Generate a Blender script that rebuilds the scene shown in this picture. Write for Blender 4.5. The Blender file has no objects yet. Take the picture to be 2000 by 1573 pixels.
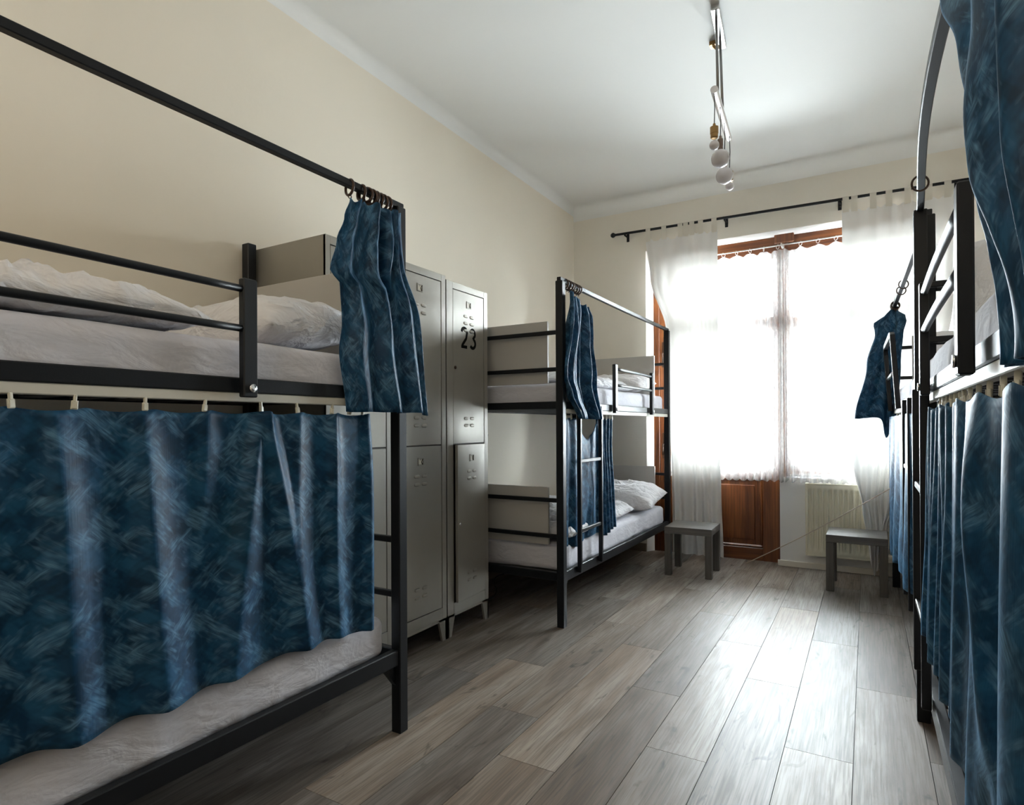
import bpy, bmesh, math, random
from mathutils import Vector, Matrix, noise
PI = math.pi
sc = bpy.context.scene
C = sc.collection
random.seed(7)

# ------------------------------------------------------------------ camera, world, exposure
F_PX, YAW, PITCH, ROLL, CY, EYE = 1177.2, 0.53265, 0.00334, -0.00497, 828.5, 1.084
cs, sn = math.cos, math.sin
fw = Vector((-sn(YAW)*cs(PITCH), cs(YAW)*cs(PITCH), sn(PITCH)))
ri = Vector((cs(YAW), sn(YAW), 0)); up = ri.cross(fw)
r2 = ri*cs(ROLL) + up*sn(ROLL); u2 = -ri*sn(ROLL) + up*cs(ROLL)
cam_d = bpy.data.cameras.new('camera'); cam = bpy.data.objects.new('camera', cam_d); C.objects.link(cam)
cam_d.sensor_width = 36; cam_d.lens = F_PX/2000*36; cam_d.shift_y = (CY-786.5)/2000; cam_d.clip_start = .02
m = Matrix((( r2.x, u2.x, -fw.x, 0), (r2.y, u2.y, -fw.y, 0), (r2.z, u2.z, -fw.z, EYE), (0, 0, 0, 1)))
cam.matrix_world = m
sc.camera = cam

SKY_STRENGTH = 34.0
EXPOSURE = 1.25
w = bpy.data.worlds.new('sky'); sc.world = w; w.use_nodes = True
bg = w.node_tree.nodes['Background']
bg.inputs['Color'].default_value = (.87, .935, 1.0, 1); bg.inputs['Strength'].default_value = SKY_STRENGTH
pl = bpy.data.lights.new('window_portal', 'AREA'); pl.shape = 'RECTANGLE'; pl.size = 2.1; pl.size_y = 2.7
pl.cycles.is_portal = True
po = bpy.data.objects.new('window_portal', pl); C.objects.link(po)
po.location = (-.58, 5.36, 1.3); po.rotation_euler = (-PI/2, 0, 0)     # faces the room (-Y)
vs = sc.view_settings
vs.view_transform = 'Standard'; vs.look = 'None'; vs.gamma = 1; vs.use_curve_mapping = False; vs.exposure = EXPOSURE
cy = sc.cycles
cy.use_denoising = True; cy.max_bounces = 8; cy.diffuse_bounces = 5; cy.transparent_max_bounces = 12; cy.glossy_bounces = 4
cy.use_adaptive_sampling = True; cy.adaptive_threshold = .10
cy.transmission_bounces = 8; cy.sample_clamp_indirect = 30; cy.caustics_reflective = False; cy.caustics_refractive = False

# ------------------------------------------------------------------ materials
def new_mat(name):
    mt = bpy.data.materials.new(name); mt.use_nodes = True
    nt = mt.node_tree; nt.nodes.clear()
    out = nt.nodes.new('ShaderNodeOutputMaterial')
    return mt, nt, out
def node(nt, t, **kw):
    n = nt.nodes.new('ShaderNode'+t)
    for k, v in kw.items():
        if k.startswith('_'): setattr(n, k[1:], v)
        else:
            key = int(k[1:]) if k[0] == 'i' and k[1:].isdigit() else k.replace('__', ' ')
            s = n.inputs[key]
            if isinstance(v, bpy.types.NodeSocket): nt.links.new(v, s)
            else: s.default_value = v
    return n
def rgba(c): return (c[0], c[1], c[2], 1)
def ramp(nt, fac, stops):
    r = nt.nodes.new('ShaderNodeValToRGB'); e = r.color_ramp.elements
    while len(e) < len(stops): e.new(.5)
    for i, (p, c) in enumerate(stops):
        e[i].position = p; e[i].color = rgba(c) if not isinstance(c, (int, float)) else (c, c, c, 1)
    nt.links.new(fac, r.inputs[0]); return r.outputs[0]
def mixc(nt, fac, a, b, mode='MIX'):
    n = nt.nodes.new('ShaderNodeMix'); n.data_type = 'RGBA'; n.blend_type = mode
    for s, v in ((n.inputs[0], fac), (n.inputs[6], a), (n.inputs[7], b)):
        if isinstance(v, bpy.types.NodeSocket): nt.links.new(v, s)
        else: s.default_value = v if isinstance(v, (int, float)) else rgba(v)
    return n.outputs[2]
def math_n(nt, op, a, b=0.0):
    n = nt.nodes.new('ShaderNodeMath'); n.operation = op
    for s, v in ((n.inputs[0], a), (n.inputs[1], b)):
        if isinstance(v, bpy.types.NodeSocket): nt.links.new(v, s)
        else: s.default_value = v
    return n.outputs[0]
def coords(nt, kind='Object', scale=(1, 1, 1), rot=(0, 0, 0), src=None):
    if src is None: src = nt.nodes.new('ShaderNodeTexCoord').outputs[kind]
    mp = nt.nodes.new('ShaderNodeMapping'); nt.links.new(src, mp.inputs[0])
    mp.inputs['Scale'].default_value = scale; mp.inputs['Rotation'].default_value = rot
    return mp.outputs[0]
def noise_t(nt, vec, scale=5, detail=4, rough=.55, dist=0):
    return node(nt, 'TexNoise', Vector=vec, Scale=scale, Detail=detail, Roughness=rough, Distortion=dist).outputs['Fac']
def bump(nt, h, strength=.2, dist=.01):
    return node(nt, 'Bump', Strength=strength, Distance=dist, Height=h).outputs[0]
def simple(name, col, rough=.5, metal=0, var=.06, vscale=6, bumps=0, bscale=60, spec=.5, coat=0, sheen=0):
    mt, nt, out = new_mat(name)
    v = coords(nt); n = noise_t(nt, v, vscale, 5)
    c = mixc(nt, n, tuple(x*(1-var) for x in col), tuple(min(1, x*(1+var)) for x in col))
    p = node(nt, 'BsdfPrincipled', Roughness=rough, Metallic=metal)
    p.inputs['Specular IOR Level'].default_value = spec; p.inputs['Coat Weight'].default_value = coat
    p.inputs['Sheen Weight'].default_value = sheen
    nt.links.new(c, p.inputs['Base Color'])
    if bumps: nt.links.new(bump(nt, noise_t(nt, v, bscale, 3), bumps, .004), p.inputs['Normal'])
    nt.links.new(p.outputs[0], out.inputs[0]); return mt

M = {}
M['wall'] = simple('wall_plaster', (.80, .735, .625), .75, var=.02, vscale=2, bumps=.12, bscale=35, spec=.2)
M['back_wall'] = simple('window_wall_plaster', (.80, .755, .67), .75, var=.02, vscale=2, bumps=.12, bscale=35, spec=.2)
M['white'] = simple('white_paint', (.80, .79, .77), .6, var=.02, bumps=.08, bscale=30, spec=.3)
M['ceiling'] = simple('ceiling_paint', (.80, .795, .77), .8, var=.015, vscale=1.5, bumps=.06, bscale=30, spec=.2)
M['skirting'] = simple('skirting_wood', (.20, .16, .12), .5, var=.2, vscale=20)
M['black'] = simple('black_powder_coat', (.006, .0075, .010), .42, var=.15, vscale=30, bumps=.05, bscale=300, spec=.32)
M['track'] = simple('ivory_plastic', (.62, .60, .53), .45, var=.04)
M['steel'] = simple('dark_steel', (.22, .21, .20), .3, .9)
M['clip'] = simple('clip_plastic', (.70, .68, .58), .4, var=.04)
M['board'] = simple('grey_laminate', (.50, .48, .45), .42, var=.03, vscale=12)
M['slat'] = simple('dark_slat', (.05, .05, .055), .6, var=.1)
M['chrome'] = simple('chrome', (.75, .75, .75), .16, 1)
M['bronze'] = simple('dark_bronze', (.045, .020, .010), .28, .2, var=.3, vscale=40)
M['brass'] = simple('aged_brass', (.36, .22, .09), .35, .8, var=.15)
M['opal'] = simple('opal_glass', (.62, .58, .58), .18, var=.02, spec=.6)
M['socket'] = simple('taupe_socket', (.24, .17, .13), .4)
M['cord'] = simple('beige_cord', (.50, .42, .34), .6)
M['cable'] = simple('black_cable', (.02, .02, .02), .5)
M['radiator'] = simple('cream_enamel', (.78, .73, .58), .32, var=.03)
M['marker'] = simple('black_marker', (.004, .004, .004), .75, spec=.1)
M['paper'] = simple('label_paper', (.60, .57, .48), .6, var=.2, vscale=60)
M['dark'] = simple('dark_gap', (.03, .028, .025), .6)
M['white_plastic'] = simple('white_plastic', (.8, .8, .8), .35)

def sheet_mat(name, col, wr=.35):
    mt, nt, out = new_mat(name)
    v = coords(nt)
    n1 = noise_t(nt, coords(nt, scale=(1, 1, 2.2)), 7, 4, .5, 1.2)
    n2 = noise_t(nt, v, 420, 2)
    rd = math_n(nt, 'ABSOLUTE', math_n(nt, 'SUBTRACT', noise_t(nt, coords(nt, scale=(1, 1, 1.5)), 9, 3, .5, .8), .5))
    h = math_n(nt, 'ADD', math_n(nt, 'SUBTRACT', n1, math_n(nt, 'MULTIPLY', rd, 1.3)), math_n(nt, 'MULTIPLY', n2, .02))
    p = node(nt, 'BsdfPrincipled', Roughness=.85); p.inputs['Base Color'].default_value = rgba(col)
    p.inputs['Specular IOR Level'].default_value = .2; p.inputs['Sheen Weight'].default_value = .15
    nt.links.new(bump(nt, h, wr, .03), p.inputs['Normal'])
    nt.links.new(p.outputs[0], out.inputs[0]); return mt
M['sheet'] = sheet_mat('white_cotton_sheet', (.70, .69, .745), .20)
M['bedding'] = sheet_mat('white_bedding', (.78, .77, .79), .75)

def metal_paint():
    mt, nt, out = new_mat('grey_locker_paint')
    v = coords(nt); n = noise_t(nt, v, 4, 5)
    c = mixc(nt, n, (.30, .285, .25), (.36, .34, .30))
    sp = ramp(nt, noise_t(nt, v, 45, 3), [(.0, 0.0), (.68, 0.0), (.78, .35)])
    c = mixc(nt, sp, c, (.20, .18, .15))
    p = node(nt, 'BsdfPrincipled', Metallic=.35); nt.links.new(c, p.inputs['Base Color'])
    nt.links.new(ramp(nt, noise_t(nt, v, 9, 4), [(.3, .30), (.7, .42)]), p.inputs['Roughness'])
    nt.links.new(bump(nt, noise_t(nt, v, 5, 2), .10, .02), p.inputs['Normal'])
    nt.links.new(p.outputs[0], out.inputs[0]); return mt
M['locker'] = metal_paint()

def plank_mat():
    mt, nt, out = new_mat('grey_oak_laminate')
    tc = nt.nodes.new('ShaderNodeTexCoord'); oi = nt.nodes.new('ShaderNodeObjectInfo')
    off = node(nt, 'CombineXYZ', X=math_n(nt, 'MULTIPLY', oi.outputs['Random'], 17.3), Y=math_n(nt, 'MULTIPLY', oi.outputs['Random'], 71.7), Z=0.0).outputs[0]
    va = nt.nodes.new('ShaderNodeVectorMath'); va.operation = 'ADD'
    nt.links.new(tc.outputs['Object'], va.inputs[0]); nt.links.new(off, va.inputs[1])
    src = va.outputs[0]
    g1 = noise_t(nt, coords(nt, src=src, scale=(7, .8, 1)), 1.7, 5, .6, .9)
    g2 = noise_t(nt, coords(nt, src=src, scale=(70, 2.0, 1)), 2.0, 4, .6, .5)
    g3 = noise_t(nt, coords(nt, src=src, scale=(3.2, .5, 1)), 1.9, 3, .5, 1.0)
    kn = noise_t(nt, coords(nt, src=src, scale=(5.0, 1.4, 1)), 2.4, 3, .5, 1.8)
    base = ramp(nt, g1, [(.27, (.125, .100, .083)), (.44, (.255, .222, .195)), (.58, (.345, .318, .290)), (.76, (.44, .415, .39))])
    warm = mixc(nt, ramp(nt, g3, [(.35, .95), (.62, .25)]), base, (.335, .225, .145), 'MULTIPLY')
    warm = mixc(nt, 1.0, warm, (.16, .11, .07), 'ADD')
    base = mixc(nt, ramp(nt, oi.outputs['Random'], [(.15, .12), (.95, .85)]), base, warm)
    base = mixc(nt, ramp(nt, g2, [(.40, .45), (.56, 0.0)]), base, (.11, .092, .078))
    base = mixc(nt, ramp(nt, kn, [(.625, 0.0), (.73, .85)]), base, (.07, .055, .045))
    rnd2 = math_n(nt, 'FRACT', math_n(nt, 'MULTIPLY', oi.outputs['Random'], 7.31))
    base = mixc(nt, 1.0, base, ramp(nt, rnd2, [(0, .50), (1, 1.0)]), 'MULTIPLY')
    p = node(nt, 'BsdfPrincipled'); nt.links.new(base, p.inputs['Base Color'])
    nt.links.new(ramp(nt, g2, [(.3, .50), (.7, .40)]), p.inputs['Roughness'])
    p.inputs['Specular IOR Level'].default_value = .42
    nt.links.new(bump(nt, g2, .10, .004), p.inputs['Normal'])
    nt.links.new(p.outputs[0], out.inputs[0]); return mt
M['plank'] = plank_mat()

def wood_mat(name, dark, mid, light, scale, rough, axis='z', coat=0):
    mt, nt, out = new_mat(name)
    sc_ = {'z': (9, 9, .7), 'x': (.7, 9, 9), 'y': (9, .7, 9)}[axis]
    g = noise_t(nt, coords(nt, scale=sc_), scale, 6, .6, .6)
    f = noise_t(nt, coords(nt, scale=tuple(s*6 if s > 1 else s for s in sc_)), scale, 3)
    c = ramp(nt, g, [(.3, dark), (.5, mid), (.72, light)])
    c = mixc(nt, ramp(nt, f, [(.42, .45), (.55, 0.0)]), c, dark)
    p = node(nt, 'BsdfPrincipled', Roughness=rough); nt.links.new(c, p.inputs['Base Color'])
    p.inputs['Coat Weight'].default_value = coat; p.inputs['Coat Roughness'].default_value = .25
    nt.links.new(bump(nt, f, .08, .003), p.inputs['Normal'])
    nt.links.new(p.outputs[0], out.inputs[0]); return mt
M['door'] = wood_mat('varnished_brown_wood', (.055, .014, .004), (.150, .043, .010), (.245, .080, .018), 2.2, .38, 'z', .3)
M['door_h'] = wood_mat('varnished_brown_wood_cross', (.055, .014, .004), (.150, .043, .010), (.245, .080, .018), 2.2, .38, 'x', .3)
M['table'] = wood_mat('grey_wood_foil', (.075, .068, .060), (.115, .105, .094), (.155, .143, .130), 3, .38, 'x')
M['table_leg'] = wood_mat('grey_wood_foil_leg', (.070, .063, .056), (.105, .096, .086), (.140, .128, .116), 3, .42, 'z')

def velvet():
    mt, nt, out = new_mat('blue_brushed_velvet')
    uv = nt.nodes.new('ShaderNodeTexCoord').outputs['UV']
    def strokes(ang, sa, sb, lo, hi, off=(0, 0, 0), det=3):
        v = node(nt, 'VectorMath', i0=uv, i1=off).outputs[0]
        v = coords(nt, src=v, rot=(0, 0, ang)); v = coords(nt, src=v, scale=(sa, sb, 1))
        return ramp(nt, noise_t(nt, v, 1, det, .7, 0), [(lo, 0.0), (hi, 1.0)])
    big = noise_t(nt, uv, 5.0, 4, .6)
    # broad brushed blocks in two diagonal directions, then bristle streaks inside pale patches
    da = strokes(.66, 7, 17, .44, .60); db = strokes(-.66, 7, 17, .46, .60, (5.3, 2.2, 0))
    pa = strokes(.66, 8, 15, .51, .63, (1.7, 8.1, 0)); pb = strokes(-.66, 8, 15, .53, .65, (9.4, 3.3, 0))
    ba = strokes(.66, 16, 170, .30, .62, (0, 0, 0), 2); bb = strokes(-.66, 16, 170, .30, .62, (2, 1, 0), 2)
    c = mixc(nt, big, (.003, .021, .056), (.009, .062, .140))
    c = mixc(nt, math_n(nt, 'MULTIPLY', da, .60), c, (.020, .110, .225))
    c = mixc(nt, math_n(nt, 'MULTIPLY', db, .55), c, (.002, .016, .036))
    s_ = math_n(nt, 'MAXIMUM', math_n(nt, 'MULTIPLY', pa, ba), math_n(nt, 'MULTIPLY', pb, bb))
    c = mixc(nt, math_n(nt, 'MULTIPLY', s_, .72), c, (.12, .26, .41))
    gn = ramp(nt, noise_t(nt, uv, 3.2, 2), [(.55, 0.0), (.75, .15)])
    c = mixc(nt, gn, c, (.020, .085, .095))
    p = node(nt, 'BsdfPrincipled', Roughness=.5); nt.links.new(c, p.inputs['Base Color'])
    p.inputs['Sheen Weight'].default_value = .30; p.inputs['Sheen Roughness'].default_value = .32
    p.inputs['Sheen Tint'].default_value = (.22, .52, .85, 1); p.inputs['Specular IOR Level'].default_value = .2
    vw = noise_t(nt, coords(nt, src=uv, scale=(260, 14, 1)), 1, 2)
    nt.links.new(bump(nt, vw, .10, .003), p.inputs['Normal'])
    nt.links.new(p.outputs[0], out.inputs[0]); return mt
M['velvet'] = velvet()

def cloth_thin(name, col, transp, transl, lace=False, tcol=None):
    mt, nt, out = new_mat(name)
    uv = nt.nodes.new('ShaderNodeTexCoord').outputs['UV']
    d = node(nt, 'BsdfDiffuse', Color=rgba(col)); tr = node(nt, 'BsdfTranslucent', Color=rgba(tcol or col)); tp = node(nt, 'BsdfTransparent')
    body = node(nt, 'MixShader', Fac=transl, i1=d.outputs[0], i2=tr.outputs[0])
    if lace:
        vo = node(nt, 'TexVoronoi', Vector=uv, Scale=9.0, _feature='DISTANCE_TO_EDGE').outputs['Distance']
        n = noise_t(nt, uv, 26, 3, .6, .8)
        pat = ramp(nt, math_n(nt, 'ADD', math_n(nt, 'MULTIPLY', n, .9), math_n(nt, 'MULTIPLY', vo, -.5)), [(.28, 1.0), (.50, 0.0)])
        f = math_n(nt, 'ADD', math_n(nt, 'MULTIPLY', pat, .20), .36)
    else:
        th = noise_t(nt, coords(nt, src=uv, scale=(300, 300, 1)), 1, 1)
        if transp < .05:
            nt.nodes.remove(th.node); nt.links.new(body.outputs[0], out.inputs[0]); return mt
        f = math_n(nt, 'MULTIPLY', th, transp)
    sh = node(nt, 'MixShader', Fac=f, i1=body.outputs[0], i2=tp.outputs[0])
    nt.links.new(sh.outputs[0], out.inputs[0]); return mt
M['sheer'] = cloth_thin('white_sheer_voile', (.86, .85, .83), .03, .10, tcol=(.62, .60, .57))
M['tab'] = cloth_thin('white_sheer_tab', (.80, .76, .68), .03, .3)
M['lace'] = cloth_thin('white_lace', (.85, .84, .82), .3, .45, True, (.6, .6, .6))
def glass():
    mt, nt, out = new_mat('window_glass')
    g = node(nt, 'BsdfGlossy', Roughness=.02); t = node(nt, 'BsdfTransparent', Color=(.96, .98, .97, 1))
    fr = node(nt, 'Fresnel', IOR=1.45)
    s = node(nt, 'MixShader', Fac=fr.outputs[0], i1=t.outputs[0], i2=g.outputs[0])
    nt.links.new(s.outputs[0], out.inputs[0]); return mt
M['glass'] = glass()
def clear_tube():
    mt, nt, out = new_mat('frosted_clear_tube')
    p = node(nt, 'BsdfPrincipled', Roughness=.18, Metallic=.55); p.inputs['Base Color'].default_value = (.78, .74, .72, 1)
    nt.links.new(p.outputs[0], out.inputs[0]); return mt
M['tube'] = clear_tube()

# ------------------------------------------------------------------ mesh helpers
class MB:
    def __init__(s): s.v = []; s.f = []; s.uv = {}
    def add(s, vs_, fs, uvs=None):
        o = len(s.v); s.v += [tuple(p) for p in vs_]; s.f += [tuple(i+o for i in f) for f in fs]
        if uvs:
            for i, q in enumerate(uvs): s.uv[o+i] = q
        return s
    def box(s, a, b, ch=0.0):
        lo = [min(a[i], b[i]) for i in range(3)]; hi = [max(a[i], b[i]) for i in range(3)]
        ch = min(ch, *( (hi[i]-lo[i])*.45 for i in range(3)))
        if ch <= 0:
            P = [(x, y, z) for x in (lo[0], hi[0]) for y in (lo[1], hi[1]) for z in (lo[2], hi[2])]
            return s.add(P, [(0,1,3,2),(4,6,7,5),(0,4,5,1),(2,3,7,6),(0,2,6,4),(1,5,7,3)])
        vs_, idx = [], {}
        for cx in (0, 1):
            for cy_ in (0, 1):
                for cz in (0, 1):
                    c = [(lo, hi)[k][i] for i, k in enumerate((cx, cy_, cz))]; sg = [1-2*k for k in (cx, cy_, cz)]
                    for ax in range(3):
                        p = [c[i] + (0 if i == ax else sg[i]*ch) for i in range(3)]
                        idx[(cx, cy_, cz, ax)] = len(vs_); vs_.append(p)
        fs = []
        for ax in range(3):
            o = [i for i in range(3) if i != ax]
            for k in (0, 1):
                q = []
                for (a_, b_) in ((0, 0), (1, 0), (1, 1), (0, 1)):
                    key = [0, 0, 0]; key[ax] = k; key[o[0]] = a_; key[o[1]] = b_; q.append(idx[(*key, ax)])
                fs.append(tuple(q))
        for ax in range(3):
            o = [i for i in range(3) if i != ax]
            for a_ in (0, 1):
                for b_ in (0, 1):
                    k0 = [0]*3; k1 = [0]*3; k0[o[0]] = k1[o[0]] = a_; k0[o[1]] = k1[o[1]] = b_; k1[ax] = 1
                    fs.append((idx[(*k0, o[0])], idx[(*k1, o[0])], idx[(*k1, o[1])], idx[(*k0, o[1])]))
        for cx in (0, 1):
            for cy_ in (0, 1):
                for cz in (0, 1): fs.append(tuple(idx[(cx, cy_, cz, ax)] for ax in range(3)))
        return s.add(vs_, fs)
    def prism(s, poly, axis, a, b):
        n = len(poly)
        def P(q, t):
            return {0: (t, q[0], q[1]), 1: (q[0], t, q[1]), 2: (q[0], q[1], t)}[axis]
        vs_ = [P(q, a) for q in poly] + [P(q, b) for q in poly]
        fs = [tuple(range(n)), tuple(range(2*n-1, n-1, -1))] + [(i, (i+1) % n, (i+1) % n+n, i+n) for i in range(n)]
        return s.add(vs_, fs)
    def tube(s, pts, r, n=10, square=False, cap=True):
        pts = [Vector(p) for p in pts]; rings = []; u = None
        for i, p in enumerate(pts):
            t = (pts[min(i+1, len(pts)-1)] - pts[max(i-1, 0)]).normalized()
            if u is None:
                u = Vector((0, 0, 1)).cross(t)
                if u.length < 1e-3: u = Vector((1, 0, 0))
            u = (u - t*u.dot(t)).normalized(); v_ = t.cross(u)
            rr = r[i] if isinstance(r, (list, tuple)) else r
            if square:
                k = [(-1, -.8), (-.8, -1), (.8, -1), (1, -.8), (1, .8), (.8, 1), (-.8, 1), (-1, .8)]
                rings.append([p + u*rr*a + v_*rr*b for a, b in k])
            else: rings.append([p + u*rr*cs(2*PI*k/n) + v_*rr*sn(2*PI*k/n) for k in range(n)])
        nn = len(rings[0]); vs_ = [q for g in rings for q in g]
        fs = [(i*nn+k, i*nn+(k+1) % nn, (i+1)*nn+(k+1) % nn, (i+1)*nn+k) for i in range(len(rings)-1) for k in range(nn)]
        if cap: fs += [tuple(range(nn))[::-1], tuple(range((len(rings)-1)*nn, len(rings)*nn))]
        return s.add(vs_, fs)
    def torus(s, c, R_, r, axis='y', n=20, k=8):
        vs_, fs = [], []
        for i in range(n):
            a = 2*PI*i/n
            for j in range(k):
                b = 2*PI*j/k; d = R_ + r*cs(b); h = r*sn(b)
                q = {'y': (d*cs(a), h, d*sn(a)), 'x': (h, d*cs(a), d*sn(a)), 'z': (d*cs(a), d*sn(a), h)}[axis]
                vs_.append((c[0]+q[0], c[1]+q[1], c[2]+q[2]))
        for i in range(n):
            for j in range(k):
                fs.append((i*k+j, i*k+(j+1) % k, ((i+1) % n)*k+(j+1) % k, ((i+1) % n)*k+j))
        return s.add(vs_, fs)
    def lathe(s, prof, c, n=20, axis='z'):
        vs_, fs = [], []
        for (r, h) in prof:
            for k in range(n):
                a = 2*PI*k/n; x, y = r*cs(a), r*sn(a)
                q = {'z': (x, y, h), 'x': (h, x, y), 'y': (x, h, y)}[axis]
                vs_.append((c[0]+q[0], c[1]+q[1], c[2]+q[2]))
        L_ = len(prof)
        fs = [(i*n+k, i*n+(k+1) % n, (i+1)*n+(k+1) % n, (i+1)*n+k) for i in range(L_-1) for k in range(n)]
        fs += [tuple(range(n))[::-1], tuple(range((L_-1)*n, L_*n))]
        return s.add(vs_, fs)
    def grid(s, fn, nu, nv, uvfn=None):
        vs_ = [fn(i/nu, j/nv) for j in range(nv+1) for i in range(nu+1)]
        uvs = [uvfn(i/nu, j/nv) for j in range(nv+1) for i in range(nu+1)] if uvfn else None
        W_ = nu+1
        return s.add(vs_, [(j*W_+i, j*W_+i+1, (j+1)*W_+i+1, (j+1)*W_+i) for j in range(nv) for i in range(nu)], uvs)
    def build(s, name, mat, parent=None, smooth=False, local=False, recalc=True, solid=0, angle=None):
        me = bpy.data.meshes.new(name)
        o0 = Vector((0, 0, 0))
        if parent is not None and not local:
            q = parent
            while q is not None: o0 += q.location; q = q.parent
        me.from_pydata([(v[0]-o0.x, v[1]-o0.y, v[2]-o0.z) for v in s.v], [], s.f)
        if s.uv:
            ul = me.uv_layers.new(name='cloth')
            for lp in me.loops: ul.data[lp.index].uv = s.uv.get(lp.vertex_index, (0, 0))
        if recalc:
            bm = bmesh.new(); bm.from_mesh(me); bmesh.ops.recalc_face_normals(bm, faces=bm.faces); bm.to_mesh(me); bm.free()
        if smooth:
            for p in me.polygons: p.use_smooth = True
            if angle: me.set_sharp_from_angle(angle=angle)
        me.materials.append(mat)
        o = bpy.data.objects.new(name, me); C.objects.link(o)
        if parent is not None: o.parent = parent
        if solid:
            md = o.modifiers.new('thickness', 'SOLIDIFY'); md.thickness = solid; md.offset = 0
        return o
def tag(o, label=None, cat=None, group=None, kind=None):
    for k, v in (('label', label), ('category', cat), ('group', group), ('kind', kind)):
        if v: o[k] = v
    return o
def thing(name, loc, label, cat, group=None, rotz=0):
    o = bpy.data.objects.new(name, None); C.objects.link(o); o.empty_display_size = .05
    o.location = loc; o.rotation_euler = (0, 0, rotz); tag(o, label, cat, group)
    return o
def link_mesh(name, mesh, parent, loc=(0, 0, 0), rot=(0, 0, 0)):
    o = bpy.data.objects.new(name, mesh); C.objects.link(o); o.parent = parent; o.location = loc; o.rotation_euler = rot; return o
def interp(tab, t):
    if t <= tab[0][0]: return tab[0][1]
    for (a, x), (b, y) in zip(tab, tab[1:]):
        if t <= b:
            k = (t-a)/(b-a); k = k*k*(3-2*k); return x+(y-x)*k
    return tab[-1][1]
def nz(x, y=0.0, z=0.0): return noise.noise(Vector((x, y, z)))

# ------------------------------------------------------------------ the room
XL, XR, YB, YN, ZC = -2.31, 1.10, 5.05, -1.25, 3.06
fl = MB().box((XL-.15, YN-.15, -.10), (XR+.15, YB+.40, -.010)).build('floor', M['dark'])
tag(fl, 'grey wood laminate plank floor', kind='structure')
rows = [(.167, 2.344), (-.045, 2.859), (-.247, 2.211), (-.452, 2.735), (-.650, 1.984), (-.848, 2.413), (-1.055, 1.691),
        (-1.260, 1.974), (-1.462, 2.41)]
edges = [.978, .775, .57, .37] + [r[0] for r in rows] + [-1.664, -1.866, -2.068, -2.27, -2.31]
offs = [2.6, 1.9, 3.0, 2.344-.5] + [r[1] for r in rows][1:] + [1.62, 2.05, 2.9, 1.75, 2.3, 2.3]
edges = [XR] + edges
# row k lies between edges[k] and edges[k+1]
row_off = {}
for x0, y0 in rows: row_off[round(x0, 3)] = y0
PL = 1.168
for k in range(len(edges)-1):
    xa, xb = edges[k+1], edges[k]
    if round(xa, 3) in row_off: y0 = row_off[round(xa, 3)]
    else: y0 = random.uniform(1.6, 2.7)
    # seams measured in the photo belong to the row on the right of its left edge
    y = y0 - 5*PL
    while y < YB+.10:
        a, b = max(y, YN), min(y+PL, YB+.10)
        if b-a > .03:
            g = .0010; cxp, cyp = (xa+xb)/2, (a+b)/2
            pb = MB().box((xa+g-cxp, a+g-cyp, -.008), (xb-g-cxp, b-g-cyp, 0))
            po_ = pb.build('plank', M['plank'], fl, local=True); po_.location = (cxp, cyp, 0)
        y += PL
def struct(name, mb, mat, parent=None, label=None):
    o = mb.build(name, mat, parent)
    if parent is None: tag(o, label, kind='structure')
    return o
struct('ceiling', MB().box((XL-.15, YN-.15, ZC), (XR+.15, YB+.25, ZC+.12)), M['ceiling'], label='pale off-white ceiling')
struct('wall_left', MB().box((XL-.15, YN-.15, -.01), (XL, YB, ZC)), M['wall'], label='cream plaster wall behind the lockers')
struct('wall_right', MB().box((XR, YN-.15, -.01), (XR+.15, YB, ZC)), M['wall'], label='cream plaster wall on the right')
struct('wall_near', MB().box((XL, YN-.15, -.01), (XR, YN, ZC)), M['wall'], label='cream plaster wall behind the viewer')
# window wall: openings for balcony door and window
DX0, DX1, DX2, ZT, ZS = -1.565, -.60, .46, 2.53, .70      # door left, door/window post, window right, head, sill
WB = YB+.30
wb = MB()
wb.box((XL-.15, YB, -.01), (-1.635, WB, ZC)).box((DX2+.07, YB, -.01), (XR+.15, WB, ZC))
wb.box((-1.635, YB, 2.585), (DX2+.07, WB, ZC))
struct('wall_back', wb, M['back_wall'], label='pale plaster window wall')
struct('wall_parapet', MB().box((DX1+.016, YB, -.01), (DX2+.07, WB, ZS-.02)), M['white'], label='white parapet wall under the window')
# splayed reveals
struct('trim_1', MB().prism([(-1.635, YB+.001), (DX0-.03, YB+.08), (DX0-.03, WB), (-1.635, WB)], 2, -.008, 2.585), M['white'], label='white splayed reveal left of the balcony door')
struct('trim_2', MB().prism([(DX2+.07, YB+.001), (DX2+.03, YB+.08), (DX2+.03, WB), (DX2+.07, WB)], 2, ZS-.02, 2.585), M['white'], label='white splayed reveal right of the window')
struct('trim_3', MB().prism([(YB+.001, 2.585), (YB+.08, ZT+.03), (WB, ZT+.03), (WB, 2.585)], 0, DX0-.03, DX2+.03), M['white'], label='white lintel reveal over the window')
# coves
def cove(name, p0, axis, a, b, sx, label, r=.11, n=10):
    poly = [(p0, ZC)] + [(p0 + sx*r*(1-cs(t)), ZC - r + r*sn(t)) for t in [PI/2*i/n for i in range(n+1)]]
    mb = MB().prism(poly, axis, a, b)
    o = mb.build(name, M['ceiling'], smooth=True, angle=.9); tag(o, label, kind='structure'); return o
cove('trim_4', XL, 1, YN, YB, 1, 'curved cove along the left wall', r=.06)
cove('trim_5', YB, 0, XL, XR, -1, 'curved cove above the window wall')
cove('trim_6', XR, 1, YN, YB, -1, 'curved cove along the right wall')
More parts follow.
